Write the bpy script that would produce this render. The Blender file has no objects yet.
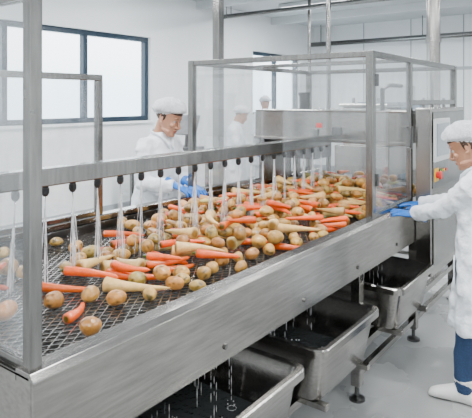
import bpy, bmesh, math, random
from mathutils import Vector, Matrix
random.seed(7)
S=bpy.context.scene
R=random.random
D=math.radians
# ------------------------------------------------------------ materials
def nt(name):
    m=bpy.data.materials.new(name); m.use_nodes=True
    n=m.node_tree; b=n.nodes['Principled BSDF']; return m,n,b
def pmat(name,col,rough=.5,metal=0,alpha=1,noise=0,nscale=20,bump=0,bscale=60,stretch=None,emis=None,sub=0,vcol=False,coat=0,bdist=.01):
    m,n,b=nt(name)
    b.inputs['Base Color'].default_value=(*col,1); b.inputs['Roughness'].default_value=rough
    b.inputs['Metallic'].default_value=metal; b.inputs['Alpha'].default_value=alpha
    if coat: b.inputs['Coat Weight'].default_value=coat; b.inputs['Coat Roughness'].default_value=.08
    if sub: b.inputs['Subsurface Weight'].default_value=sub; b.inputs['Subsurface Radius'].default_value=(.02,.008,.004); b.inputs['Subsurface Scale'].default_value=.5
    tc=n.nodes.new('ShaderNodeTexCoord'); mp=n.nodes.new('ShaderNodeMapping')
    n.links.new(tc.outputs['Object'],mp.inputs['Vector'])
    if stretch: mp.inputs['Scale'].default_value=stretch
    if noise:
        t=n.nodes.new('ShaderNodeTexNoise'); t.inputs['Scale'].default_value=nscale; t.inputs['Detail'].default_value=4
        n.links.new(mp.outputs[0],t.inputs['Vector'])
        r=n.nodes.new('ShaderNodeValToRGB')
        r.color_ramp.elements[0].position=.3; r.color_ramp.elements[1].position=.7
        r.color_ramp.elements[0].color=(*[max(0,c*(1-noise)) for c in col],1)
        r.color_ramp.elements[1].color=(*[min(1,c*(1+noise*.6)) for c in col],1)
        n.links.new(t.outputs['Fac'],r.inputs['Fac'])
        n.links.new(r.outputs[0],b.inputs['Base Color'])
    if bump:
        t=n.nodes.new('ShaderNodeTexNoise'); t.inputs['Scale'].default_value=bscale; t.inputs['Detail'].default_value=3
        n.links.new(mp.outputs[0],t.inputs['Vector'])
        bp=n.nodes.new('ShaderNodeBump'); bp.inputs['Strength'].default_value=bump; bp.inputs['Distance'].default_value=bdist
        n.links.new(t.outputs['Fac'],bp.inputs['Height']); n.links.new(bp.outputs[0],b.inputs['Normal'])
    if emis: b.inputs['Emission Color'].default_value=(*emis[0],1); b.inputs['Emission Strength'].default_value=emis[1]
    if vcol:
        at=n.nodes.new('ShaderNodeVertexColor'); at.layer_name='Col'
        mx=n.nodes.new('ShaderNodeMix'); mx.data_type='RGBA'; mx.blend_type='MULTIPLY'; mx.inputs[0].default_value=1
        src=b.inputs['Base Color'].links[0].from_socket if b.inputs['Base Color'].links else None
        if src: n.links.new(src,mx.inputs[6])
        else: mx.inputs[6].default_value=(*col,1)
        n.links.new(at.outputs[0],mx.inputs[7]); n.links.new(mx.outputs[2],b.inputs['Base Color'])
    return m
def steelmat(name,col,rough,stretch):
    m=pmat(name,col,rough,1,noise=.22,nscale=6,bump=.03,bscale=30,stretch=stretch)
    n=m.node_tree; b=n.nodes['Principled BSDF']
    t=n.nodes.new('ShaderNodeTexNoise'); t.inputs['Scale'].default_value=3; t.inputs['Detail'].default_value=5
    tc=n.nodes.new('ShaderNodeTexCoord'); n.links.new(tc.outputs['Object'],t.inputs['Vector'])
    mr=n.nodes.new('ShaderNodeMapRange'); mr.inputs[3].default_value=rough-.12; mr.inputs[4].default_value=rough+.12
    n.links.new(t.outputs['Fac'],mr.inputs[0]); n.links.new(mr.outputs[0],b.inputs['Roughness'])
    return m
STEEL=steelmat('brushed_steel',(.33,.315,.295),.20,(1,8,14))
STEELV=steelmat('brushed_steel_posts',(.24,.235,.225),.22,(10,10,1))
STEELD=steelmat('worn_steel',(.14,.14,.14),.32,(2,2,2))
MESH=pmat('belt_wire',(.50,.48,.45),.22,.95)
DARK=pmat('mesh_gap_shade',(.03,.03,.03),.5)  # near-black colour painting the shade below the wire mesh
BLACK=pmat('black_nozzle',(.008,.008,.009),.35)
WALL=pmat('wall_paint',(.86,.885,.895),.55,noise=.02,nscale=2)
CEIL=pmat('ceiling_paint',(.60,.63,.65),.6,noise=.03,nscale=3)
TRIM=pmat('trim_grey',(.40,.43,.45),.5)
WFRAME=pmat('window_frame_blue_grey',(.012,.03,.05),.4)
COAT=pmat('white_coat_cloth',(.77,.80,.84),.8,bump=.9,bscale=9,bdist=.04)
SKIN=pmat('skin',(.42,.20,.115),.48,sub=.05,noise=.10,nscale=30)
LIP=pmat('lips',(.30,.09,.07),.45)
GLOVE=pmat('blue_nitrile',(.003,.13,.50),.32,bump=.15,bscale=60)
JEANS=pmat('blue_denim',(.018,.045,.11),.85,noise=.3,nscale=120)
GREYP=pmat('white_trousers',(.72,.74,.76),.8)
BOOT=pmat('white_rubber',(.70,.69,.66),.4)
HAIR=pmat('dark_hair',(.05,.028,.016),.55,bump=.4,bscale=80,stretch=(1,1,.2))
EYEW=pmat('eye_white',(.55,.51,.47),.2); EYED=pmat('eye_iris',(.04,.022,.015),.3)
RED=pmat('red_plastic',(.6,.01,.008),.35); YEL=pmat('yellow_plastic',(.8,.45,.01),.4); GRN=pmat('green_plastic',(.01,.3,.05),.4)
SCREEN=pmat('touch_screen',(.13,.17,.21),.12,coat=1,noise=.2,nscale=6); CREAM=pmat('screen_bezel',(.55,.56,.55),.4)
BLUE=pmat('blue_hose',(.01,.12,.45),.4)
POT=pmat('potato_skin',(.56,.29,.060),.33,noise=.40,nscale=34,bump=.4,bscale=60,vcol=True,coat=.4)
CAR=pmat('carrot_skin',(.86,.105,.003),.3,noise=.2,nscale=25,bump=.3,bscale=50,vcol=True,coat=.3)
PAR=pmat('parsnip_skin',(.78,.48,.16),.36,noise=.2,nscale=30,bump=.3,bscale=60,vcol=True,coat=.3)
def thin(name,col,lo,hi,rough,haze,streak=False,hz2=None):
    """thin transparent sheet: facing-based sheen + slight diffuse haze"""
    m,n,b=nt(name); out=n.nodes['Material Output']
    tr=n.nodes.new('ShaderNodeBsdfTransparent'); gl=n.nodes.new('ShaderNodeBsdfGlossy'); gl.inputs['Roughness'].default_value=rough
    df=n.nodes.new('ShaderNodeBsdfDiffuse'); df.inputs['Color'].default_value=(*col,1)
    fr=n.nodes.new('ShaderNodeLayerWeight'); fr.inputs['Blend'].default_value=.25
    m0=n.nodes.new('ShaderNodeMapRange'); m0.inputs[3].default_value=lo; m0.inputs[4].default_value=hi
    n.links.new(fr.outputs['Facing'],m0.inputs[0])
    m1=n.nodes.new('ShaderNodeMixShader'); m2=n.nodes.new('ShaderNodeMixShader')
    n.links.new(m0.outputs[0],m1.inputs[0]); n.links.new(tr.outputs[0],m1.inputs[1]); n.links.new(gl.outputs[0],m1.inputs[2])
    m2.inputs[0].default_value=haze
    if streak:
        tc=n.nodes.new('ShaderNodeTexCoord'); mp=n.nodes.new('ShaderNodeMapping'); mp.inputs['Scale'].default_value=streak
        t=n.nodes.new('ShaderNodeTexNoise'); t.inputs['Scale'].default_value=6; t.inputs['Detail'].default_value=4
        mr=n.nodes.new('ShaderNodeMapRange'); mr.inputs[1].default_value=.35; mr.inputs[2].default_value=.7; mr.inputs[3].default_value=haze; mr.inputs[4].default_value=hz2 or haze*2
        n.links.new(tc.outputs['Object'],mp.inputs[0]); n.links.new(mp.outputs[0],t.inputs['Vector']); n.links.new(t.outputs['Fac'],mr.inputs[0]); n.links.new(mr.outputs[0],m2.inputs[0])
    n.links.new(m1.outputs[0],m2.inputs[1]); n.links.new(df.outputs[0],m2.inputs[2]); n.links.new(m2.outputs[0],out.inputs[0])
    return m
GLASS=thin('clear_polycarbonate',(.62,.69,.74),.025,.42,.04,.018,(3,3,.6),.06)
WGLASS=thin('window_glass',(.9,.95,1),.02,.2,.02,.01)
WATER=thin('falling_water',(.97,.98,1),.15,.6,.05,.18,(12,12,3),.65)
NETCAP=thin('bouffant_net',(.88,.91,.95),.0,.1,.5,.42,(25,25,25),.75)
POOL=pmat('tub_water',(.04,.045,.045),.08,0,bump=.5,bscale=25)
FLOOR,fn,fb=nt('epoxy_floor')
tc=fn.nodes.new('ShaderNodeTexCoord'); t1=fn.nodes.new('ShaderNodeTexNoise'); t1.inputs['Scale'].default_value=1.2; t1.inputs['Detail'].default_value=6
rp=fn.nodes.new('ShaderNodeValToRGB'); rp.color_ramp.elements[0].position=.35; rp.color_ramp.elements[1].position=.7
rp.color_ramp.elements[0].color=(.26,.265,.26,1); rp.color_ramp.elements[1].color=(.34,.345,.34,1)
fn.links.new(tc.outputs['Object'],t1.inputs['Vector']); fn.links.new(t1.outputs['Fac'],rp.inputs['Fac']); fn.links.new(rp.outputs[0],fb.inputs['Base Color'])
mr=fn.nodes.new('ShaderNodeMapRange'); mr.inputs[1].default_value=.4; mr.inputs[2].default_value=.6; mr.inputs[3].default_value=.14; mr.inputs[4].default_value=.4
fn.links.new(t1.outputs['Fac'],mr.inputs[0]); fn.links.new(mr.outputs[0],fb.inputs['Roughness'])
# ------------------------------------------------------------ helpers
def obj(name,bm,mat,parent=None,smooth=False,bevel=0,split=0):
    me=bpy.data.meshes.new(name); bmesh.ops.recalc_face_normals(bm,faces=bm.faces[:]); bm.to_mesh(me); bm.free()
    o=bpy.data.objects.new(name,me); S.collection.objects.link(o)
    if mat: me.materials.append(mat)
    if smooth or split:
        for p in me.polygons: p.use_smooth=True
    if split:
        b=o.modifiers.new('es','EDGE_SPLIT'); b.split_angle=math.radians(split)
    if bevel:
        b=o.modifiers.new('bev','BEVEL'); b.width=bevel; b.segments=2; b.limit_method='ANGLE'
    if parent: o.parent=parent
    return o
def empty(name,loc=(0,0,0),rz=0,sc=1):
    e=bpy.data.objects.new(name,None); e.empty_display_size=.1; e.location=loc; e.rotation_euler=(0,0,rz); e.scale=(sc,)*3
    S.collection.objects.link(e); return e
def box(bm,x0,x1,y0,y1,z0,z1,mat=None):
    vs=[bm.verts.new((x,y,z)) for x in(x0,x1) for y in(y0,y1) for z in(z0,z1)]
    if mat is not None:
        for v in vs: v.co=mat@v.co
    for f in((0,1,3,2),(4,6,7,5),(0,4,5,1),(2,3,7,6),(0,2,6,4),(1,5,7,3)): bm.faces.new([vs[i] for i in f])
def loft(bm,rings,cap=True):
    prev=None
    for r in rings:
        cur=[bm.verts.new(p) for p in r]
        if prev:
            n=len(cur)
            for i in range(n): bm.faces.new((prev[i],prev[(i+1)%n],cur[(i+1)%n],cur[i]))
        elif cap: bm.faces.new(cur[::-1])
        prev=cur
    if cap: bm.faces.new(prev)
def tube(bm,pts,rad,seg=12,cap=True,ref=None,M=None):
    pts=[Vector(p) for p in pts]; rings=[]; n=len(pts)
    t0=(pts[1]-pts[0]).normalized()
    a=Vector(ref) if ref else (Vector((1,0,0)) if abs(t0.x)<.8 else Vector((0,1,0)))
    for i,p in enumerate(pts):
        t=(pts[min(i+1,n-1)]-pts[max(i-1,0)]).normalized()
        a=(a-t*a.dot(t)).normalized(); b=t.cross(a)
        r=rad[i] if isinstance(rad,(list,tuple)) else rad
        ra,rb=(r if isinstance(r,(list,tuple)) else (r,r))
        ring=[p+a*(ra*math.cos(k*2*math.pi/seg))+b*(rb*math.sin(k*2*math.pi/seg)) for k in range(seg)]
        if M is not None: ring=[M@q for q in ring]
        rings.append(ring)
    loft(bm,rings,cap)
def ell(bm,c,r,M=None,u=16,v=10):
    g=bmesh.ops.create_uvsphere(bm,u_segments=u,v_segments=v,radius=1)
    for w in g['verts']:
        w.co=Vector((w.co.x*r[0]+c[0],w.co.y*r[1]+c[1],w.co.z*r[2]+c[2]))
        if M is not None: w.co=M@w.co
def hring(c,rx,ry,n=28,p=2.3):
    o=[]
    for k in range(n):
        a=2*math.pi*k/n; ca,sa=math.cos(a),math.sin(a)
        o.append(Vector((c[0]+rx*math.copysign(abs(ca)**(2/p),ca),c[1]+ry*math.copysign(abs(sa)**(2/p),sa),c[2])))
    return o
def boxes(name,lst,mat,parent=None,bevel=.003):
    bm=bmesh.new()
    for b in lst: box(bm,*b)
    return obj(name,bm,mat,parent,bevel=bevel)
# ------------------------------------------------------------ room
X0,X1,Y0,Y1,H=-3,13,-4,7,3.8
boxes('floor',[(X0,X1,Y0,Y1,-.1,0)],FLOOR,bevel=0)
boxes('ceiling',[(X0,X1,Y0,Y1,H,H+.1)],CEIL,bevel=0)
zs,zt=1.5,2.97
boxes('wall_left',[(X0,X1,Y1,Y1+.25,0,zs),(X0,X1,Y1,Y1+.25,zt,H),(X0,2.8,Y1,Y1+.25,zs,zt),(6.9,10.1,Y1,Y1+.25,zs,zt),(12.2,X1,Y1,Y1+.25,zs,zt)],WALL,bevel=0)
boxes('wall_back',[(X1,X1+.2,Y0,Y1+.25,0,H)],WALL,bevel=0)
boxes('wall_right',[(X0,X1,Y0-.2,Y0,0,H)],WALL,bevel=0)
boxes('wall_front',[(X0-.2,X0,Y0-.2,Y1+.25,0,H)],WALL,bevel=0)
boxes('baseboard_left',[(X0,X1,Y1-.03,Y1-.001,0,.14)],TRIM)
boxes('baseboard_back',[(X1-.03,X1-.001,Y0,Y1-.03,0,.14)],TRIM)
boxes('trim_1',[(X1-.015,X1-.001,y-.012,y+.012,.14,H) for y in(5.6,4.4,3.2,2.0,.8,-.4,-1.6)]+[(X1-.04,X1-.001,Y0,Y1,2.55,2.62)],TRIM)
def window(name,x0,x1,divs):
    e=empty(name)
    w=.08; L=[(x0,x1,Y1+.06,Y1+.16,zs,zs+w),(x0,x1,Y1+.06,Y1+.16,zt-w,zt)]
    for x in [x0+w/2,*divs,x1-w/2]: L.append((x-w/2,x+w/2,Y1+.06,Y1+.16,zs+w,zt-w))
    boxes('frame',L,WFRAME,e); boxes('pane',[(x0+.01,x1-.01,Y1+.115,Y1+.125,zs+.01,zt-.01)],WGLASS,e,0)
    boxes('sill',[(x0-.03,x1+.03,Y1-.05,Y1+.06,zs-.04,zs)],WALL,e)
window('window_1',2.8,6.9,[4.16,5.53]); window('window_2',10.1,12.2,[11.15])
e=empty('window_3'); boxes('frame',[(X1-.05,X1-.001,.3,.36,1.2,2.5),(X1-.05,X1-.001,2.1,2.16,1.2,2.5),(X1-.05,X1-.001,.3,2.16,2.44,2.5),(X1-.05,X1-.001,.3,2.16,1.2,1.26)],TRIM,e)
boxes('pane',[(X1-.03,X1-.01,.36,2.1,1.26,2.44)],pmat('frosted_pane',(.36,.46,.55),.15),e,0)
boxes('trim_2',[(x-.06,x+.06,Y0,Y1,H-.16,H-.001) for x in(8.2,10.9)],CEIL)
bm=bmesh.new()
tube(bm,[(8.6,Y0,3.52),(8.6,6.9,3.52)],.045); tube(bm,[(8.75,Y0,3.56),(8.75,6.9,3.56)],.025)
tube(bm,[(12.6,Y0,3.3),(12.6,6.9,3.3)],.06)
for y in(-2,1,4,6.6): tube(bm,[(8.6,y,3.5),(8.6,y,3.8)],.008,6); tube(bm,[(8.75,y,3.5),(8.75,y,3.8)],.008,6); tube(bm,[(12.6,y,3.3),(12.6,y,3.8)],.01,6)
obj('ceiling_pipes',bm,STEELV,smooth=True)
DIFF=pmat('lamp_diffuser',(1,1,1),.5,emis=((1,1,1),8))
def lamp(x,y):
    e=empty('ceiling_lamp',(x,y,0))
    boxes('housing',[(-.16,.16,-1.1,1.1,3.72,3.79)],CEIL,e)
    boxes('diffuser',[(-.13,.13,-1.05,1.05,3.70,3.72)],DIFF,e,0)
    L=bpy.data.lights.new('tube','AREA'); L.shape='RECTANGLE'; L.size=.26; L.size_y=2.1; L.energy=118; L.color=(.95,.975,1)
    o=bpy.data.objects.new('tube',L); o.location=(0,0,3.69); S.collection.objects.link(o); o.parent=e
for x in(-1,2.5,6,9.5):
    for y in(-1.8,1.5,4.75): lamp(x,y)
def column(name,x,y,r,mat,z0=0):
    bm=bmesh.new(); tube(bm,[(x,y,z0),(x,y,H-.001)],r,20)
    if z0==0: box(bm,x-r*1.8,x+r*1.8,y-r*1.8,y+r*1.8,0,.02)
    for z in(1.4,2.6,3.4): tube(bm,[(x,y,z),(x,y,z+.05)],r*1.15,20)
    return obj(name,bm,mat,split=40)
boxes('support_column',[(4.66,4.75,3.68,3.77,.02,H-.001),(4.6,4.81,3.62,3.83,0,.02)],STEELV)
column('ventilation_duct',7.15,2.13,.085,STEEL)
column('service_pipe',7.24,3.67,.035,STEELV)
column('service_pipe',8.9,4.9,.03,STEELV)
# ------------------------------------------------------------ conveyor
conv=empty('washing_conveyor')
XA,XB=.88,5.5; YN,YF=1.35,2.98; ZT,ZB=1.09,.81
def rail(name,y0,sgn):
    prof=[(0,0),(0,.272),(.018,.292),(.085,.292),(.09,.287),(.09,.255),(.082,.255),(.082,.280),(.02,.280),(.012,.268),(.012,.012),(.06,.012),(.06,0)]
    bm=bmesh.new(); rings=[]
    for x in (XA,XB): rings.append([Vector((x,y0+sgn*p[0],ZB-.01+p[1])) for p in prof])
    loft(bm,rings); return obj(name,bm,STEEL,conv,bevel=.002)
rail('near_side_rail',YN,1); rail('far_side_rail',YF,-1)
boxes('end_plates',[(XA,XA+.012,YN+.012,YF-.012,ZB-.01,ZT-.008),(XA,XA+.08,YN+.02,YF-.02,ZT-.02,ZT-.008),(XB-.012,XB,YN+.012,YF-.012,ZB-.01,.96)],STEEL,conv)
bm=bmesh.new()
for x in [1.1,1.75,2.4,3.05,3.7,4.35,5.0]:
    tube(bm,[(x,YN-.008,.86),(x,YN+.002,.86)],.011,6)
obj('bolts',bm,STEELV,conv)
boxes('inner_wear_strips',[(XA+.02,XB,YN+.09,YN+.10,.93,1.05),(XA+.02,XB,YF-.10,YF-.09,.93,1.05)],STEELD,conv)
bm=bmesh.new(); ya,yb=YN+.10,YF-.10; P=.034; zbt=1.0; i=0; x=XA+.04
def ribbon(pts,h,t):
    prev=None
    for (px,py) in pts:
        cur=[bm.verts.new((px-t,py,zbt)),bm.verts.new((px+t,py,zbt)),bm.verts.new((px+t,py,zbt-h)),bm.verts.new((px-t,py,zbt-h))]
        if prev:
            for k in range(4): bm.faces.new((prev[k],prev[(k+1)%4],cur[(k+1)%4],cur[k]))
        prev=cur
ny=int((yb-ya)/(.021))
while x<XB-.03:
    pts=[]
    for k in range(ny+1):
        y=ya+(yb-ya)*k/ny; off=(.0142 if (k%2==0) else -.0142)*(1 if i%2 else -1)
        pts.append((x+off,y))
    ribbon(pts,.006,.0032); x+=P*.9; i+=1
obj('wire_mesh_belt',bm,MESH,conv)
boxes('belt_cross_rods',[(x0,x0+.006,ya,yb,.983,.990) for x0 in [XA+.05+.1*k for k in range(45)]],STEELD,conv,0)
boxes('mesh_gap_shade_sheet',[(XA+.03,XB-.02,ya,yb,.86,.865)],DARK,conv,0)  # solid dark sheet added as return run; its colour stands for shade in mesh gaps
boxes('cross_members',[(x-.03,x+.03,YN+.06,YF-.06,.87,.93) for x in(1.3,2.25,3.15,4.2,5.2)],STEELD,conv)
L=[]
for x in(1.2,3.17,4.22,5.3):
    for y in(YN+.03,YF-.09): L.append((x-.03,x+.03,y,y+.06,.09,ZB))
for y in(YN+.03,YF-.09): L.append((1.17,5.33,y+.005,y+.055,.3,.345))
for x in(1.2,1.5,2.1,2.4,2.9,3.17,3.45,3.95,4.22,5.3): L.append((x-.02,x+.02,YN-.13 if x not in(1.2,3.17,4.22,5.3) else YN+.03,YF-.09,.345,.375))
L+= [(3.17,4.22,YN+.04,YN+.08,.14,.18),(4.22,5.3,YN+.04,YN+.08,.14,.18)]
boxes('support_legs',L,STEEL,conv)
bm=bmesh.new()
for x in(1.2,3.17,4.22,5.3):
    for y in(YN+.06,YF-.06):
        tube(bm,[(x,y,0),(x,y,.015),(x,y,.03)],[.05,.05,.02],16); tube(bm,[(x,y,.02),(x,y,.1)],.014,10)
obj('levelling_feet',bm,STEELD,conv,split=40)
# ------------------------------------------------------------ tubs
def rr(cx,cy,hx,hy,r,z,n=6):
    o=[]
    for (sx,sy,a0) in((1,1,0),(-1,1,90),(-1,-1,180),(1,-1,270)):
        for k in range(n+1):
            a=math.radians(a0+90*k/n); o.append(Vector((cx+sx*(hx-r)+r*math.cos(a)*1.0,cy+sy*(hy-r)+r*math.sin(a),z)))
    return o
def tub(x0,x1):
    cx,hx=(x0+x1)/2,(x1-x0)/2; y0,y1=1.19,2.0; cy,hy=(y0+y1)/2,(y1-y0)/2; e=empty('steel_tub',(cx,cy,0))
    bm=bmesh.new(); zt=.67; zb=.376
    R_=[rr(0,0,hx-.09,hy-.09,.05,zb),rr(0,0,hx-.072,hy-.072,.06,zb+.006),rr(0,0,hx-.06,hy-.06,.07,zb+.025),rr(0,0,hx-.025,hy-.025,.06,zt-.04),rr(0,0,hx,hy,.06,zt-.04),rr(0,0,hx,hy,.06,zt-.006),rr(0,0,hx-.006,hy-.006,.055,zt),
        rr(0,0,hx-.028,hy-.028,.05,zt),rr(0,0,hx-.034,hy-.034,.05,zt-.01),rr(0,0,hx-.066,hy-.066,.06,zb+.028),rr(0,0,hx-.095,hy-.095,.045,zb+.012)]
    loft(bm,R_); obj('basin',bm,STEEL,e,split=35)
    bm=bmesh.new(); loft(bm,[rr(0,0,hx-.066,hy-.066,.05,zb+.04),rr(0,0,hx-.060,hy-.060,.05,zb+.065)]); obj('water',bm,POOL,e)
    bm=bmesh.new()
    for k in range(16):
        px,py=(R()-.5)*(hx-.1)*1.7,-hy*.35+(R()-.5)*.35
        for q in range(7):
            a=R()*6.28; h=R()*.05; bmesh.ops.create_icosphere(bm,subdivisions=1,radius=.0018+R()*.003,matrix=Matrix.Translation((px+.03*math.cos(a)*R(),py+.03*math.sin(a)*R(),zb+.066+h)))
        ringp=[(px+.022*math.cos(j*.785),py+.022*math.sin(j*.785),zb+.0665) for j in range(9)]
        tube(bm,ringp,.0012,5,cap=False)
    obj('splashes',bm,WATER,e,smooth=True)
    return e
for a in((1.36,2.16),(2.3,3.02),(3.34,4.06)): tub(*a)
# ------------------------------------------------------------ spray bar
sb=empty('spray_bar'); zB=1.475
boxes('manifold_tube',[(.5,4.19,2.11,2.19,zB,zB+.08)],STEELV,sb,bevel=.006)
boxes('hangers',[(.90,.93,2.13,2.17,zB+.08,2.14),(4.0,4.04,2.13,2.17,zB+.08,1.52+.1)],STEELV,sb)
bm=bmesh.new(); nz=[.58+.147*k for k in range(25)]
for x in nz:
    tube(bm,[(x,2.15,zB+.01),(x,2.15,zB-.012)],.015,12); tube(bm,[(x,2.15,zB-.012),(x,2.15,zB-.035),(x,2.15,zB-.048)],[.018,.018,.010],12)
obj('nozzles',bm,BLACK,sb)
bm=bmesh.new()
for x in nz:
    z0=zB-.048; lean=(R()-.5)*.03
    for s in range(8):
        a=R()*6.28; sp=.004+.030*R(); dx,dy=math.cos(a)*sp+lean,math.sin(a)*sp
        pts=[];rad=[]; w=.0012+R()*.0014
        z1=1.01+R()*.04
        for k in range(15):
            f=k/14; pts.append((x+dx*f+(R()-.5)*.002,2.15+dy*f+(R()-.5)*.002,z0+(z1-z0)*f)); rad.append(w*(.65+.6*R())*(1 if k<14 else .4))
        tube(bm,pts,rad,6)
    for s in range(40):
        f=R()**.5; a=R()*6.28; sp=.07*f*R(); c=(x+math.cos(a)*sp*1.4+lean*f,2.15+math.sin(a)*sp,z0+(1.05-z0)*f)
        bmesh.ops.create_icosphere(bm,subdivisions=1,radius=.0012+R()*.0020,matrix=Matrix.Translation(c))
obj('water_jets',bm,WATER,sb,smooth=True)
bm=bmesh.new()
for (xa,xb) in((1.45,2.08),(2.4,2.95),(3.42,3.98)):
    for k in range(24):
        x=xa+(xb-xa)*R(); y=1.47+R()*.4; z1=.44+R()*.12
        zz=.855
        while zz>z1:
            l=.02+R()*.05; tube(bm,[(x,y,zz),(x,y,zz-l/2),(x,y,zz-l)],[.0008,.0021,.0007],6); zz-=l+R()*.06
obj('dripping_water',bm,WATER,conv,smooth=True)
# ------------------------------------------------------------ enclosures
def post(x,y,z0,z1,w=.03): return (x-w,x+w,y-w,y+w,z0,z1)
en=empty('splash_guard'); PY=YN+.05; PF=YF-.05; xa=.910
w=.022
boxes('frame',[post(xa,PY,ZT-.008,2.2,.020),post(xa,PF,ZT-.008,2.2,.020),(xa-w,xa+w,PY+.020,PF-.020,2.15,2.2),(xa-.015,xa+.015,PY+.020,PF-.020,ZT-.008,ZT+.02),
  (xa+.020,2.42,PF-w,PF+w,1.99,2.03),post(2.40,PF,ZT-.008,1.99,.022),(xa+.020,2.378,PF-w,PF+w,ZT-.008,ZT+.03)],STEELV,en,bevel=.004)
boxes('pane',[(xa-.004,xa+.004,PY+.020,PF-.020,ZT+.02,2.15),(xa+.020,2.378,PF-.004,PF+.004,ZT+.03,1.99)],GLASS,en,0)
en=empty('machine_enclosure'); xe,xf=3.36,5.31; z2=2.18; xm=4.10
F=[post(xe,PY,ZT-.008,z2,.026),post(xe,PF,ZT-.008,z2,.026),post(xf,PY,ZT-.008,z2,.026),post(xf,PF,ZT-.008,z2,.026),post(xm,PY,ZT-.008,z2-.04,.020),
 (xe-w,xe+w,PY+.026,PF-.026,z2-.04,z2),(xf-w,xf+w,PY+.026,PF-.026,z2-.04,z2),(xe+.026,xf-.026,PY-w,PY+w,z2-.04,z2),(xe+.026,xf-.026,PF-w,PF+w,z2-.04,z2),
 (xm-.015,xm+.015,PY+w,PF-w,z2-.035,z2-.002),(xm+.02,xf-.026,PY-w,PY+w,1.82,1.86),(xe+.026,xm-.02,PY-w,PY+w,ZT-.008,ZT+.03),(xe+.026,xf-.026,PF-w,PF+w,ZT-.008,ZT+.03)]
boxes('frame',F,STEELV,en,bevel=.004)
boxes('pane',[(xe-.004,xe+.004,2.235,PF-.026,1.20,z2-.04),(xe-.004,xe+.004,PY+.026,2.065,1.35,z2-.04),(xe+.026,xm-.02,PY-.004,PY+.004,ZT+.03,z2-.04),(xm+.02,xf-.026,PY-.004,PY+.004,1.86,z2-.04),
 (xe+.026,xf-.026,PF-.004,PF+.004,ZT+.03,z2-.04),(xf-.004,xf+.004,PY+.026,PF-.026,1.7,z2-.04)],GLASS,en,0)
bm=bmesh.new()
for z in(1.3,1.95): tube(bm,[(xe+.04,PY-.03,z),(xe+.04,PY-.03,z+.08)],.01,10)
tube(bm,[(4.03,PY-.005,1.5),(4.03,PY-.045,1.5),(4.03,PY-.045,1.66),(4.03,PY-.005,1.66)],.008,8)
obj('door_hardware',bm,STEELD,en)
hd=empty('inspection_hood')
boxes('hood_body',[(4.22,4.95,PY+.04,PF-.03,1.52,1.76),(4.20,4.97,PY+.04,PF-.03,1.76,1.775),(4.19,4.22,PY+.04,PF-.03,1.50,1.53)],STEEL,hd,bevel=.006)
boxes('hood_legs',[(4.24,4.30,PF-.12,PF-.06,ZT-.02,1.52),(4.86,4.92,PF-.12,PF-.06,ZT-.02,1.52),(4.86,4.92,PY+.05,PY+.11,ZT-.02,1.52),(4.3,4.8,PF-.08,PF-.07,ZT,1.52)],STEELV,hd)
boxes('drive_motor_box',[(4.55,4.9,2.45,2.75,1.3,1.52),(4.201,4.22,2.02,2.10,1.56,1.63)],STEELD,hd)
bm=bmesh.new()
for k in range(5):
    y=2.3+.1*k; tube(bm,[(4.5,y,1.52),(4.5,y,1.43)],.014,10)
tube(bm,[(4.45,1.75,1.775),(4.45,1.75,1.95),(4.6,1.75,1.99),(4.9,1.75,1.99)],.02,12)
tube(bm,[(4.45,2.5,1.775),(4.45,2.5,1.9)],.05,16); tube(bm,[(4.45,2.5,1.9),(4.45,2.5,1.93)],.06,16)
obj('valves',bm,BLACK,hd)
boxes('indicator',[(4.205,4.22,2.2,2.25,1.62,1.66)],RED,hd)
cb=empty('control_cabinet'); cx0=4.08; cf=1.22
boxes('cabinet_body',[(cx0,5.0,cf+.01,YN-.002,.55,1.80)],STEEL,cb,bevel=.008)
boxes('door_seam',[(cx0+.03,4.97,cf,cf+.01,.62,1.12),(cx0+.03,4.97,cf+.003,cf+.01,1.2,1.77)],STEELV,cb,bevel=.004)
boxes('screen_bezel',[(cx0+.02,cx0+.40,cf-.015,cf+.003,1.40,1.72)],CREAM,cb); boxes('screen',[(cx0+.05,cx0+.37,cf-.019,cf-.0145,1.44,1.685)],SCREEN,cb,0)
def btn(x,z,r,mat,nm,d=.03):
    bm=bmesh.new(); tube(bm,[(x,cf+.003,z),(x,cf+.003-d,z)],[r*.7,r*.7],14); tube(bm,[(x,cf+.003-d,z),(x,cf+.003-d*1.4,z)],[r,r*.8],14); obj(nm,bm,mat,cb)
boxes('estop_plate',[(cx0+.04,cx0+.14,cf-.003,cf+.003,1.25,1.35)],YEL,cb); btn(cx0+.09,1.30,.035,RED,'emergency_stop')
btn(cx0+.2,1.32,.014,GRN,'start_button',.01); btn(cx0+.26,1.32,.014,YEL,'reset_button',.01); btn(cx0+.2,1.27,.014,BLACK,'switch',.01); btn(cx0+.32,1.32,.014,RED,'stop_button',.01)
bm=bmesh.new(); tube(bm,[(4.3,1.9,.8),(4.3,1.88,.4),(4.32,1.84,.1),(4.4,1.75,.025),(4.7,1.7,.02),(5.0,1.9,.02)],.016,10); obj('water_hose',bm,BLUE,smooth=True)
boxes('floor_drain',[(3.4,4.8,.18,.20,0,.006),(3.4,4.8,.32,.34,0,.006)]+[(3.4+.05*k,3.415+.05*k,.2,.32,0,.006) for k in range(29)],STEELD,bevel=0)
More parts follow.
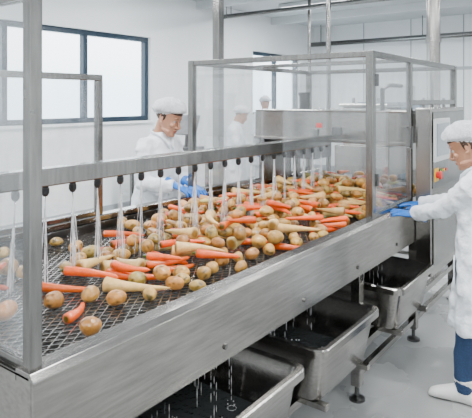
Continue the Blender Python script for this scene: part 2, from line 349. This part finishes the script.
# ------------------------------------------------------------ background equipment
bk=empty('sorting_machine')
boxes('body',[(7.9,9.4,3.0,3.9,.7,1.15),(8.0,8.6,3.1,3.8,1.15,1.75),(7.95,8.65,3.05,3.85,1.75,1.8),(8.7,9.4,3.0,3.03,1.15,1.3),(8.7,9.4,3.87,3.9,1.15,1.3)]+[(x,x+.07,y,y+.07,0,.7) for x in(7.95,9.28) for y in(3.05,3.78)],STEEL,bk,.01)
boxes('panel',[(7.985,8.0,3.3,3.6,1.3,1.6)],SCREEN,bk)
bk=empty('packing_table')
boxes('table_top',[(6.0,7.0,5.7,6.6,.86,.9)],STEEL,bk); boxes('table_legs',[(x,x+.05,y,y+.05,0,.86) for x in(6.02,6.93) for y in(5.72,6.53)]+[(6.02,6.98,5.74,6.56,.25,.28)],STEELV,bk)
bm=bmesh.new(); tube(bm,[(6.65,5.95,.9),(6.7,5.95,1.35)],.03); box(bm,6.5,6.9,5.75,6.15,.9,1.1)
box(bm,-.02,.02,-.22,.22,-.17,.17,Matrix.Translation((6.7,5.95,1.45))@Matrix.Rotation(.35,4,'Y')); obj('weighing_terminal',bm,STEELD,bk,bevel=.01)
bk=empty('storage_rack')
boxes('frame',[(10.2+a,10.25+a,b,b+.05,0,1.9) for a in(0,1.3) for b in(3.2,4.6)]+[(10.2,11.55,3.2,4.65,z,z+.04) for z in(.3,.9,1.5)],STEELV,bk)
boxes('crates',[(10.3,10.8,3.3+.45*k,3.68+.45*k,z,z+.28) for k in range(3) for z in(.34,.94,1.54)],pmat('crate_grey',(.22,.28,.34),.5),bk,.01)
bk=empty('wall_switchboard'); boxes('body',[(X1-.2,X1-.002,4.3,5.2,1.2,2.2)],CREAM,bk,.01); boxes('door_line',[(X1-.21,X1-.2,4.35,5.15,1.25,2.15)],CEIL,bk,.004)
# ------------------------------------------------------------ vegetables
Hm={}; cs=.012
def cells(x,y,r):
    n=int(r/cs)+1; ci,cj=int(round(x/cs)),int(round(y/cs))
    for i in range(ci-n,ci+n+1):
        for j in range(cj-n,cj+n+1):
            d=math.hypot(i*cs-x,j*cs-y)
            if d<=r: yield i,j,d
def place(sam,zmax):
    z=0
    for (x,y,r) in sam:
        if y-r<YN+.10 or y+r>YF-.1: return None
        for i,j,d in cells(x,y,r*.9):
            z=max(z,Hm.get((i,j),1.0)+math.sqrt(max(r*r-d*d,0))*.93)
    if z>zmax: return None
    for (x,y,r) in sam:
        for i,j,d in cells(x,y,r): Hm[(i,j)]=max(Hm.get((i,j),1.0),z+math.sqrt(max(r*r-d*d,0)))
    return z
bc,bp,bq=bmesh.new(),bmesh.new(),bmesh.new()
cols={id(b):b.loops.layers.color.new('Col') for b in(bc,bp,bq)}
def paint(b,f0,fn):
    ly=cols[id(b)]; b.faces.ensure_lookup_table()
    for f in b.faces[f0:]:
        for l in f.loops: l[ly]=fn(l.vert.co)
def root(b,x,y,ang,Ln,r,zmax,kind):
    ca,sa=math.cos(ang),math.sin(ang); n=9
    bend=(R()-.5)*.07*Ln/.25
    def prof(f):
        if kind=='c': return r*(1-.62*f**1.15)*(1 if f>.04 else .75)
        return r*(1-.86*f**.75)
    sam=[]
    for k in range(n):
        f=(k+.5)/n; a=(f-.5)*Ln; o=bend*4*(f-.5)**2
        sam.append((x+ca*a-sa*o,y+sa*a+ca*o,prof(f)))
    rmax=max(s[2] for s in sam)
    z=place([(s[0],s[1],max(s[2],rmax*.5)) for s in sam],zmax)
    if z is None: return False
    f0=len(b.faces); pts=[];rad=[]; m=14
    for k in range(m+1):
        f=k/m; a=(f-.5)*Ln; o=bend*4*(f-.5)**2
        rr_=prof(f)*(1+(R()-.5)*.09)
        if k==0: rr_=r*.45
        if k==1: rr_=r*.93
        if k==m: rr_=r*.07
        pts.append((x+ca*a-sa*o,y+sa*a+ca*o,z-(f)*(r*.25))); rad.append(rr_)
    pts[1]=tuple(Vector(pts[0]).lerp(Vector(pts[2]),.18))
    tube(b,pts,rad,12)
    g=.8+.3*R(); h=.85+.5*R(); crown=Vector(pts[0])
    def cf(co):
        d=(co-crown).length
        if kind=='c' and d<r*.6: return (.35,.75,.4,1)
        if kind=='p' and d<r*.6: return (.6,.55,.35,1)
        return (min(1,g),min(1,g*h),min(1,g*h),1)
    paint(b,f0,cf)
    if kind=='c' and R()<.45:
        f0=len(b.faces); d=(Vector(pts[0])-Vector(pts[2])).normalized(); p=Vector(pts[0])
        tube(b,[p-d*.004,p+d*.008,p+d*.018],[r*.4,r*.3,r*.22],8); paint(b,f0,lambda co:(.22,.9,.6,1))
    return True
def potato(x,y,r,zmax,ang=None):
    ang=R()*6.28 if ang is None else ang
    el=1.08+.40*R(); ry=.9+.15*R()
    ca,sa=math.cos(ang),math.sin(ang)
    sam=[(x+ca*r*(el-1)*t,y+sa*r*(el-1)*t,r*(1-.1*abs(t))) for t in(-1,0,1)]
    z=place(sam,zmax)
    if z is None: return False
    f0=len(bp.faces); g=bmesh.ops.create_icosphere(bp,subdivisions=3,radius=1)
    p1,p2,p3=R()*6,R()*6,R()*6; tilt=Matrix.Rotation((R()-.5)*.3,3,'Y')
    for v in g['verts']:
        c=v.co.copy(); s=1+.06*math.sin(2.3*c.x+p1)+.05*math.sin(3.1*c.y+p2)+.04*math.sin(3.7*c.z+p3)+.05*c.x
        c=tilt@Vector((c.x*r*el*s,c.y*r*ry*s,c.z*r*.9*s))
        v.co=Vector((x+ca*c.x-sa*c.y,y+sa*c.x+ca*c.y,z+c.z))
    g_=.78+.34*R(); k=.88+.25*R(); bp.faces.ensure_lookup_table()
    ly=cols[id(bp)]
    eyes=[Vector((math.cos(R()*6.28),math.sin(R()*6.28),R()*1.6-.6)).normalized() for _ in range(7)]
    cen=Vector((x,y,z))
    for f in bp.faces[f0:]:
        for l in f.loops:
            dn=(l.vert.co-cen).normalized(); dk=.5 if any(dn.dot(e_)>.98 for e_ in eyes) else 1
            l[ly]=(min(1,g_*dk),min(1,g_*k*dk),min(1,g_*k*.95*dk),1)
    return True
for (x,y,r) in[(1.283,1.613,.037),(1.361,1.942,.037),(1.504,1.885,.036),(1.178,1.99,.042),(1.07,2.1,.038),(1.494,2.504,.042),(2.01,1.678,.034),(2.228,1.739,.037),(1.82,1.692,.034),(2.414,1.673,.037),(2.53,1.644,.035),(1.914,2.407,.036),(1.97,2.33,.034),(1.66,2.27,.036),(3.06,2.6,.04),(3.2,2.72,.036),(1.78,2.33,.038),(2.62,2.5,.04),(1.40,2.62,.038),(3.0,1.56,.034),(1.5,2.38,.036),(2.1,2.28,.036),(1.3,2.45,.038),(1.12,2.35,.036),(1.95,1.77,.034),(2.75,1.6,.034)]:
    potato(x,y,r,1.2)
hero=[(1.487,2.077,-61,.31,.025,'c'),(1.377,1.80,32,.18,.022,'c'),(1.12,2.2,-50,.24,.026,'c'),(1.686,1.80,-58,.30,.038,'p'),(1.80,1.93,-62,.31,.025,'c'),(1.62,2.02,-70,.28,.024,'c'),(1.22,2.24,-55,.24,.024,'c'),
 (2.02,1.85,-20,.2,.022,'c'),(2.93,1.70,-55,.29,.038,'p'),(3.54,1.82,-45,.3,.024,'c'),(2.35,1.95,-75,.28,.025,'c'),(2.3,2.12,-40,.28,.038,'p'),(1.9,2.1,-30,.26,.036,'p'),(2.1,2.0,-85,.25,.025,'c'),(2.65,1.85,-50,.28,.025,'c'),(3.2,1.62,-30,.26,.023,'c'),(1.3,2.3,20,.22,.024,'c'),(1.75,2.15,10,.26,.036,'p'),(2.2,1.86,-60,.26,.037,'p'),(2.6,2.1,-70,.27,.037,'p')]
for (x,y,a,Ln,r,k) in hero: root(bc if k=='c' else bq,x,y,D(a),Ln,r,1.25,k)
def inpile(x):
    lo=1.58 if x>2.2 else 1.60+.25*(2.2-x)*.6
    hi=min(2.78,2.44+.42*(x-2.0)); return lo,hi
for k in range(900):
    x=1.6+3.4*R(); lo,hi=inpile(x)
    if x<2.2 and R()<.5: continue
    y=lo+(hi-lo)*R(); mid=1-abs(2*(y-lo)/(hi-lo)-1); zmax=1.055+.115*min(1,mid*1.8)*min(1,max(.15,(x-1.7)/1.0))
    q=R(); a=D(-53+random.gauss(0,42))+(math.pi if R()<.35 else 0)
    if q<.26: root(bc,x,y,a,.16+.10*R(),.019+.007*R(),zmax,'c')
    elif q<.47: root(bq,x,y,a,.19+.09*R(),.032+.009*R(),zmax,'p')
    else: potato(x,y,.029+.012*R(),zmax)
for k in range(60): potato(1.4+3.2*R(),1.56+1.25*R(),.028+.012*R(),1.05)
obj('carrots',bc,CAR,smooth=True); obj('potatoes',bp,POT,smooth=True); obj('parsnips',bq,PAR,smooth=True)
# ------------------------------------------------------------ people
tex=bpy.data.textures.new('folds','CLOUDS'); tex.noise_scale=.10; tex.noise_depth=1
def remesh(o,v,sm=4,disp=0):
    m=o.modifiers.new('rm','REMESH'); m.mode='VOXEL'; m.voxel_size=v; m.use_smooth_shade=True
    if sm: s=o.modifiers.new('sm','SMOOTH'); s.factor=.5; s.iterations=sm
    if disp:
        d=o.modifiers.new('dp','DISPLACE'); d.texture=tex; d.strength=disp; d.mid_level=.5; d.texture_coords='LOCAL'
def hand(parent,side,W,f,u,curl,vox,mat,hsz=1.12):
    f=Vector(f).normalized(); u=Vector(u); u=(u-f*u.dot(f)).normalized(); s=f.cross(u)
    M=Matrix.Translation(W)@Matrix((s,f,u)).transposed().to_4x4()@Matrix.Scale(hsz,4)
    k=-1 if side=='R' else 1
    bm=bmesh.new()
    tube(bm,[(0,-.075,0),(0,-.05,0),(0,-.01,0),(0,.02,0),(0,.06,0),(0,.09,-.001),(0,.102,-.002)],[(.040,.038),(.038,.036),(.030,.023),(.037,.018),(.045,.016),(.045,.013),(.04,.009)],20,ref=(1,0,0),M=M)
    for (bx,by,L,sp) in((.034,.088,.070,.16),(.0115,.094,.080,.05),(-.0115,.092,.075,-.06),(-.034,.082,.058,-.18)):
        bx*=k; a=0; p=Vector((bx,by-.03,0)); pts=[p.copy()]; rad=[.0095]; p=Vector((bx,by,0)); pts.append(p.copy()); rad.append(.0098)
        for seg,(l,c) in enumerate(((.45,curl*.6),(.30,curl),(.25,curl*.7))):
            a+=c; dr=Vector((math.sin(sp)*k*math.cos(a)*.9,math.cos(a),-math.sin(a)))
            for h in(.5,1): pts.append(p+dr*(L*l*h)); rad.append((.0094,.0086,.0078)[seg] if h<1 else (.0096,.0086,.0055)[seg])
            p=p+dr*(L*l)
        tube(bm,pts,rad,10,M=M)
    tube(bm,[(k*.018,.015,-.004),(k*.040,.040,-.010),(k*.058,.064,-.016),(k*.064,.085,-.020),(k*.063,.097,-.022)],[.014,.0135,.011,.0095,.006],10,M=M)
    o=obj('glove_'+side.lower(),bm,mat,parent,True); remesh(o,vox,2)
def head(P,Mh,nb,skin,near):
    bm=bmesh.new()
    hr=[(-.124,.070,.035,.016),(-.116,.082,.010,.030),(-.100,.087,-.02,.041),(-.078,.086,-.045,.051),(-.055,.086,-.065,.058),(-.03,.085,-.08,.063),(-.005,.080,-.090,.067),(.015,.082,-.096,.071),(.04,.086,-.10,.074),(.065,.081,-.098,.073),(.09,.064,-.086,.063),(.108,.038,-.062,.044),(.117,.012,-.035,.022)]
    loft(bm,[[Mh@q for q in hring((0,(yf+yb)/2,z),w_,(yf-yb)/2,28,2.1)] for z,yf,yb,w_ in hr])
    tube(bm,[(0,.078,.016),(0,.087,-.002),(0,.099,-.022),(0,.108,-.036),(0,.099,-.046),(0,.080,-.050)],[(.007,.007),(.0075,.008),(.009,.010),(.0115,.011),(.012,.009),(.009,.006)],12,M=Mh)
    for s in(1,-1):
        ell(bm,(s*.0125,.090,-.042),(.0075,.011,.0075),Mh)
        ell(bm,(s*.036,.064,-.030),(.022,.019,.017),Mh)
        ell(bm,(s*.030,.073,.0235),(.021,.012,.0055),Mh)
        ell(bm,(s*.030,.0725,-.0125),(.016,.009,.0045),Mh)
        ell(bm,(s*.030,.0745,.0105),(.0155,.0085,.0040),Mh)
        ell(bm,(s*.044,.030,-.082),(.014,.035,.014),Mh)
        E=Mh@Matrix.Translation((s*.072,-.010,-.006))@Matrix.Rotation(-s*.35,4,'Z')@Matrix.Rotation(.15,4,'X')
        tube(bm,[(0,.010,-.026),(s*.003,.0,-.030),(s*.006,-.014,-.018),(s*.009,-.020,.004),(s*.008,-.014,.024),(s*.005,0,.030),(0,.012,.020)],[.005,.006,.0055,.005,.005,.005,.004],8,M=E)
        ell(bm,(s*.002,-.004,.0),(.004,.014,.024),E)
    ell(bm,(0,.079,-.106),(.019,.012,.013),Mh); ell(bm,(0,.080,-.069),(.026,.011,.015),Mh)
    tube(bm,[tuple(nb+Vector((0,-.005,-.03))),tuple(nb+Vector((0,0,.03))),tuple(Mh@Vector((0,-.03,-.05)))],[.062,.050,.052],18)
    o=obj('head',bm,skin,P,True); remesh(o,.003*(1 if near else 2),2)
    bm=bmesh.new(); tube(bm,[(-.024,.0825,-.0705),(-.012,.0905,-.0665),(0,.0925,-.068),(.012,.0905,-.0665),(.024,.0825,-.0705)],[.0015,.0036,.004,.0036,.0015],8,M=Mh)
    tube(bm,[(-.022,.0828,-.0725),(0,.0915,-.0765),(.022,.0828,-.0725)],[.0015,.0046,.0015],8,M=Mh); obj('lips',bm,LIP,P,True)
    bm=bmesh.new()
    for s in(1,-1): ell(bm,(s*.030,.0715,-.001),(.0125,.0105,.0085),Mh)
    obj('eyes',bm,EYEW,P,True)
    bm=bmesh.new()
    for s in(1,-1):
        ell(bm,(s*.030,.0795,-.002),(.0058,.0030,.0058),Mh)
        tube(bm,[(s*.014,.0855,.0245),(s*.03,.0865,.0285),(s*.048,.073,.0225)],[.0018,.0026,.0010],6,M=Mh)
        tube(bm,[(s*.017,.079,.0045),(s*.03,.0835,.0065),(s*.044,.074,.0035)],[.0006,.0010,.0006],6,M=Mh)
    obj('irises_and_brows',bm,EYED,P,True)
    bm=bmesh.new(); g=bmesh.ops.create_uvsphere(bm,u_segments=32,v_segments=20,radius=1)
    for q in g['verts']:
        c=Vector((q.co.x*.081,q.co.y*.106-.014,q.co.z*.092+.036))
        if c.z<.050 and c.y>.010: c.y=.010+(c.y-.010)*.2; c.x*=.86
        q.co=Mh@c
    obj('hair',bm,HAIR,P,True)
    bm=bmesh.new(); N=96; rg=[]; KR=16
    for k in range(KR+1):
        t=k/KR; ph=-.34+t*(math.pi/2+.34); ring=[]
        for j in range(N):
            a=2*math.pi*j/N; g_=(1-t)**1.2
            pl=1+.028*math.sin(a*24+.7*math.sin(k*.9))*g_+.022*math.sin(a*7+k*.55)*(1-t*.5)+.018*math.sin(a*4-k*.8)
            rr0=math.cos(ph)*(.80 if k==0 else (.90 if k==1 else 1))*pl
            z=.054+math.sin(ph)*(.088+.006*math.sin(a*3+1)+.004*math.sin(a*8+k)); y=rr0*.128*math.sin(a)-.022
            z+=.038*math.sin(a)*(1-t)
            ring.append(Mh@Vector((rr0*.103*math.cos(a),y,z)))
        rg.append(ring)
    loft(bm,rg,False); obj('bouffant_cap',bm,NETCAP,P,True)
    bm=bmesh.new(); pts=[r.copy() for r in rg[0]]
    tube(bm,pts+[pts[0]],.0030,6,cap=False); obj('cap_elastic',bm,COAT,P,True)
def person(loc,rz,sc,wr,wl,pitch=25,yaw=0,lean=.03,near=True,trous=GREYP,hem=.5,hf=((0,1,-.1),(0,1,-.1)),hu=((0,.1,1),(0,.1,1)),curl=(.25,.25),hs=1.05,skin=SKIN,stance=.0):
    P=empty('factory_worker',loc,rz,sc); v=1 if near else 2
    ly=lambda z: lean*max(0,(z-.9)/.55)
    bm=bmesh.new()
    rings=[(hem,.235,.185,-.01),(hem+.02,.242,.19,-.01),(.62,.232,.18,-.007),(.72,.225,.17,-.005),(.80,.218,.162,-.005),(.88,.212,.155,-.005),(.98,.20,.148,0),(1.1,.178,.135,0),(1.22,.184,.142,.0),(1.33,.192,.142,-.005),(1.40,.182,.125,-.01),(1.445,.145,.098,-.012),(1.48,.09,.075,-.01),(1.51,.066,.064,.0)]
    rg=[]
    for z,rx,ry,cy in rings: rg.append(hring((0,ly(z)+cy,z),rx,ry,64))
    for r_ in rg:
        z=r_[0].z; am=max(0,(1.05-z)/.55)*.017
        for k,p in enumerate(r_):
            a=2*math.pi*k/64; d=(p-Vector((0,ly(z),z))); d.z=0
            p+=d.normalized()*am*(math.sin(7*a+1.3)+.6*math.sin(11*a+.4))
    loft(bm,rg)
    for sgn,w in((1,wr),(-1,wl)):
        sh=Vector((sgn*.168,ly(1.42),1.405)); w=Vector(w); d=w-sh; Dn=min(d.length,.56); dn=d.normalized()
        L1,L2=.295,.275; a=(L1*L1-L2*L2+Dn*Dn)/(2*Dn); h=math.sqrt(max(.0004,L1*L1-a*a))
        hint=Vector((sgn*.45,-.35,-1)); hp=(hint-dn*hint.dot(dn)).normalized(); e=sh+dn*a+hp*h
        P_=[Vector((sgn*.08,ly(1.4),1.40)),sh]; Q_=[.072,.075]
        for k in range(1,9): f=k/9; P_.append(sh.lerp(e,f)); Q_.append(.075+(.058-.075)*f+(.0045 if k%2 else -.0045))
        P_.append(e); Q_.append(.060)
        for k in range(1,10): f=k/10; P_.append(e.lerp(w,f)); Q_.append(.060+(.050-.060)*f+(.005 if k%2 else -.004)*(1.2-f))
        P_.append(e.lerp(w,.98)); Q_.append(.051)
        tube(bm,P_,Q_,24)
    o=obj('lab_coat',bm,COAT,P,True); remesh(o,.009*v,3,.030)
    bm=bmesh.new()
    for sgn in(1,-1):
        y=ly(1.5)
        pts=[(0,y-.075,1.52),(sgn*.055,y-.055,1.515),(sgn*.078,y-.005,1.50),(sgn*.066,y+.05,1.475),(sgn*.035,y+.095,1.435),(sgn*.02,y+.125,1.38)]
        tube(bm,pts,[(.006,.020),(.006,.022),(.007,.024),(.007,.028),(.006,.026),(.004,.006)],10,ref=(0,-1,0))
    obj('collar',bm,COAT,P,True)
    fr=lambda z,x=0:(lambda q: ly(z)+q[3]+q[2]*(1-min(1,abs(x)/q[1])**2.3)**(1/2.3))(min(rings,key=lambda r:abs(r[0]-z)))
    bm=bmesh.new()
    for z in(1.3,1.16,1.02,.88,.74):
        tube(bm,[(.0,fr(z)-.002,z),(.0,fr(z)+.014,z)],.009,10)
    obj('buttons',bm,CREAM,P)
    bm=bmesh.new()
    for (px,z,wd,hh) in((-.1,1.27,.04,.05),(.11,.84,.06,.08),(-.11,.84,.06,.08)):
        y=fr(z,px); box(bm,-wd,wd,-.003,.006,-hh,hh,Matrix.Translation((px,y+.003,z))@Matrix.Rotation(-px*2.2,4,'Z'))
    obj('pockets',bm,COAT,P,bevel=.003)
    for i,(sd,w) in enumerate((('R',wr),('L',wl))): hand(P,sd,Vector(w),hf[i],hu[i],curl[i],.0032*(1 if near else 2.2),GLOVE)
    bm=bmesh.new()
    for sgn in(1,-1):
        yo=sgn*stance
        tube(bm,[(sgn*.07,0,.95),(sgn*.095,0,.8),(sgn*.10,.012+yo*.5,.5),(sgn*.105,-.005+yo*.9,.3),(sgn*.11,-.012+yo,.07)],[.09,.09,.072,.066,.06],18)
    o=obj('trousers',bm,trous,P,True); remesh(o,.011*v,3,.014)
    bm=bmesh.new()
    for sgn in(1,-1):
        yo=sgn*stance
        rr_=[]
        for (y,w_,h_) in((-.09,.02,.05),(-.08,.036,.085),(-.04,.043,.11),(0,.045,.12),(.05,.047,.105),(.10,.052,.085),(.15,.049,.066),(.185,.034,.05),(.198,.015,.03)):
            ring=[]
            for k in range(16):
                a=2*math.pi*k/16; ring.append(Vector((sgn*.115+w_*math.cos(a)*1.0+sgn*max(0,y)*.15,y+yo,max(.0,h_/2+h_/2*math.sin(a)*1.05))))
            rr_.append(ring)
        loft(bm,rr_); tube(bm,[(sgn*.11,-.02+yo,.05),(sgn*.11,-.02+yo,.1),(sgn*.11,-.018+yo,.16)],[.055,.056,.068],16)
    o=obj('boots',bm,BOOT,P,True); remesh(o,.007*v,2)
    nb=Vector((0,ly(1.5),1.49))
    Mh=Matrix.Translation(nb)@Matrix.Rotation(D(yaw),4,'Z')@Matrix.Rotation(-D(pitch),4,'X')@Matrix.Scale(hs,4)@Matrix.Translation((0,.018,.145))
    head(P,Mh,nb,skin,near)
    return P
SK2=pmat('skin_light',(.50,.25,.155),.48,sub=.05,noise=.08,nscale=30)
person((3.635,.785,0),0,.96,(.30,.49,1.165),(.075,.465,1.125),pitch=24,yaw=4,lean=.01,trous=JEANS,hem=.46,hf=((-.35,1,-.10),(-.45,1,.12)),hu=((0,.1,1),(-.15,-.1,1)),curl=(.14,.2),hs=1.14,stance=-.10)
person((3.36,3.36,0),math.pi,1.05,(.14,.36,1.12),(-.02,.38,1.11),pitch=24,yaw=12,lean=.06,hf=((-.3,1,-.35),(.1,1,-.35)),hu=((0,.3,1),(0,.3,1)),curl=(.35,.35),hs=1.12,skin=SK2)
person((7.1,5.28,0),D(200),1.0,(.16,.34,1.0),(-.16,.34,1.0),pitch=25,yaw=0,near=False,curl=(.3,.3),skin=SKIN)
person((9.18,6.1,0),D(150),1.09,(.2,.3,1.0),(-.16,.34,1.05),pitch=10,yaw=-10,near=False,curl=(.3,.3))
# ------------------------------------------------------------ world + camera
W=bpy.data.worlds.new('World'); S.world=W; W.use_nodes=True; n=W.node_tree; bg=n.nodes['Background']
tc=n.nodes.new('ShaderNodeTexCoord'); sp=n.nodes.new('ShaderNodeSeparateXYZ'); r=n.nodes.new('ShaderNodeValToRGB')
n.links.new(tc.outputs['Generated'],sp.inputs[0]); n.links.new(sp.outputs[2],r.inputs['Fac'])
r.color_ramp.elements[0].position=0; r.color_ramp.elements[0].color=(.60,.76,.86,1); r.color_ramp.elements[1].position=.12; r.color_ramp.elements[1].color=(.9,.95,1,1)
n.links.new(r.outputs[0],bg.inputs[0]); bg.inputs[1].default_value=7
cam=bpy.data.cameras.new('camera'); co=bpy.data.objects.new('camera',cam); S.collection.objects.link(co); S.camera=co
co.location=(0,0,1.86); co.rotation_euler=(math.pi/2,0,-math.atan2(.804,.595)); cam.sensor_width=36; cam.lens=545/472*36; cam.shift_y=-109/472; cam.clip_start=.05
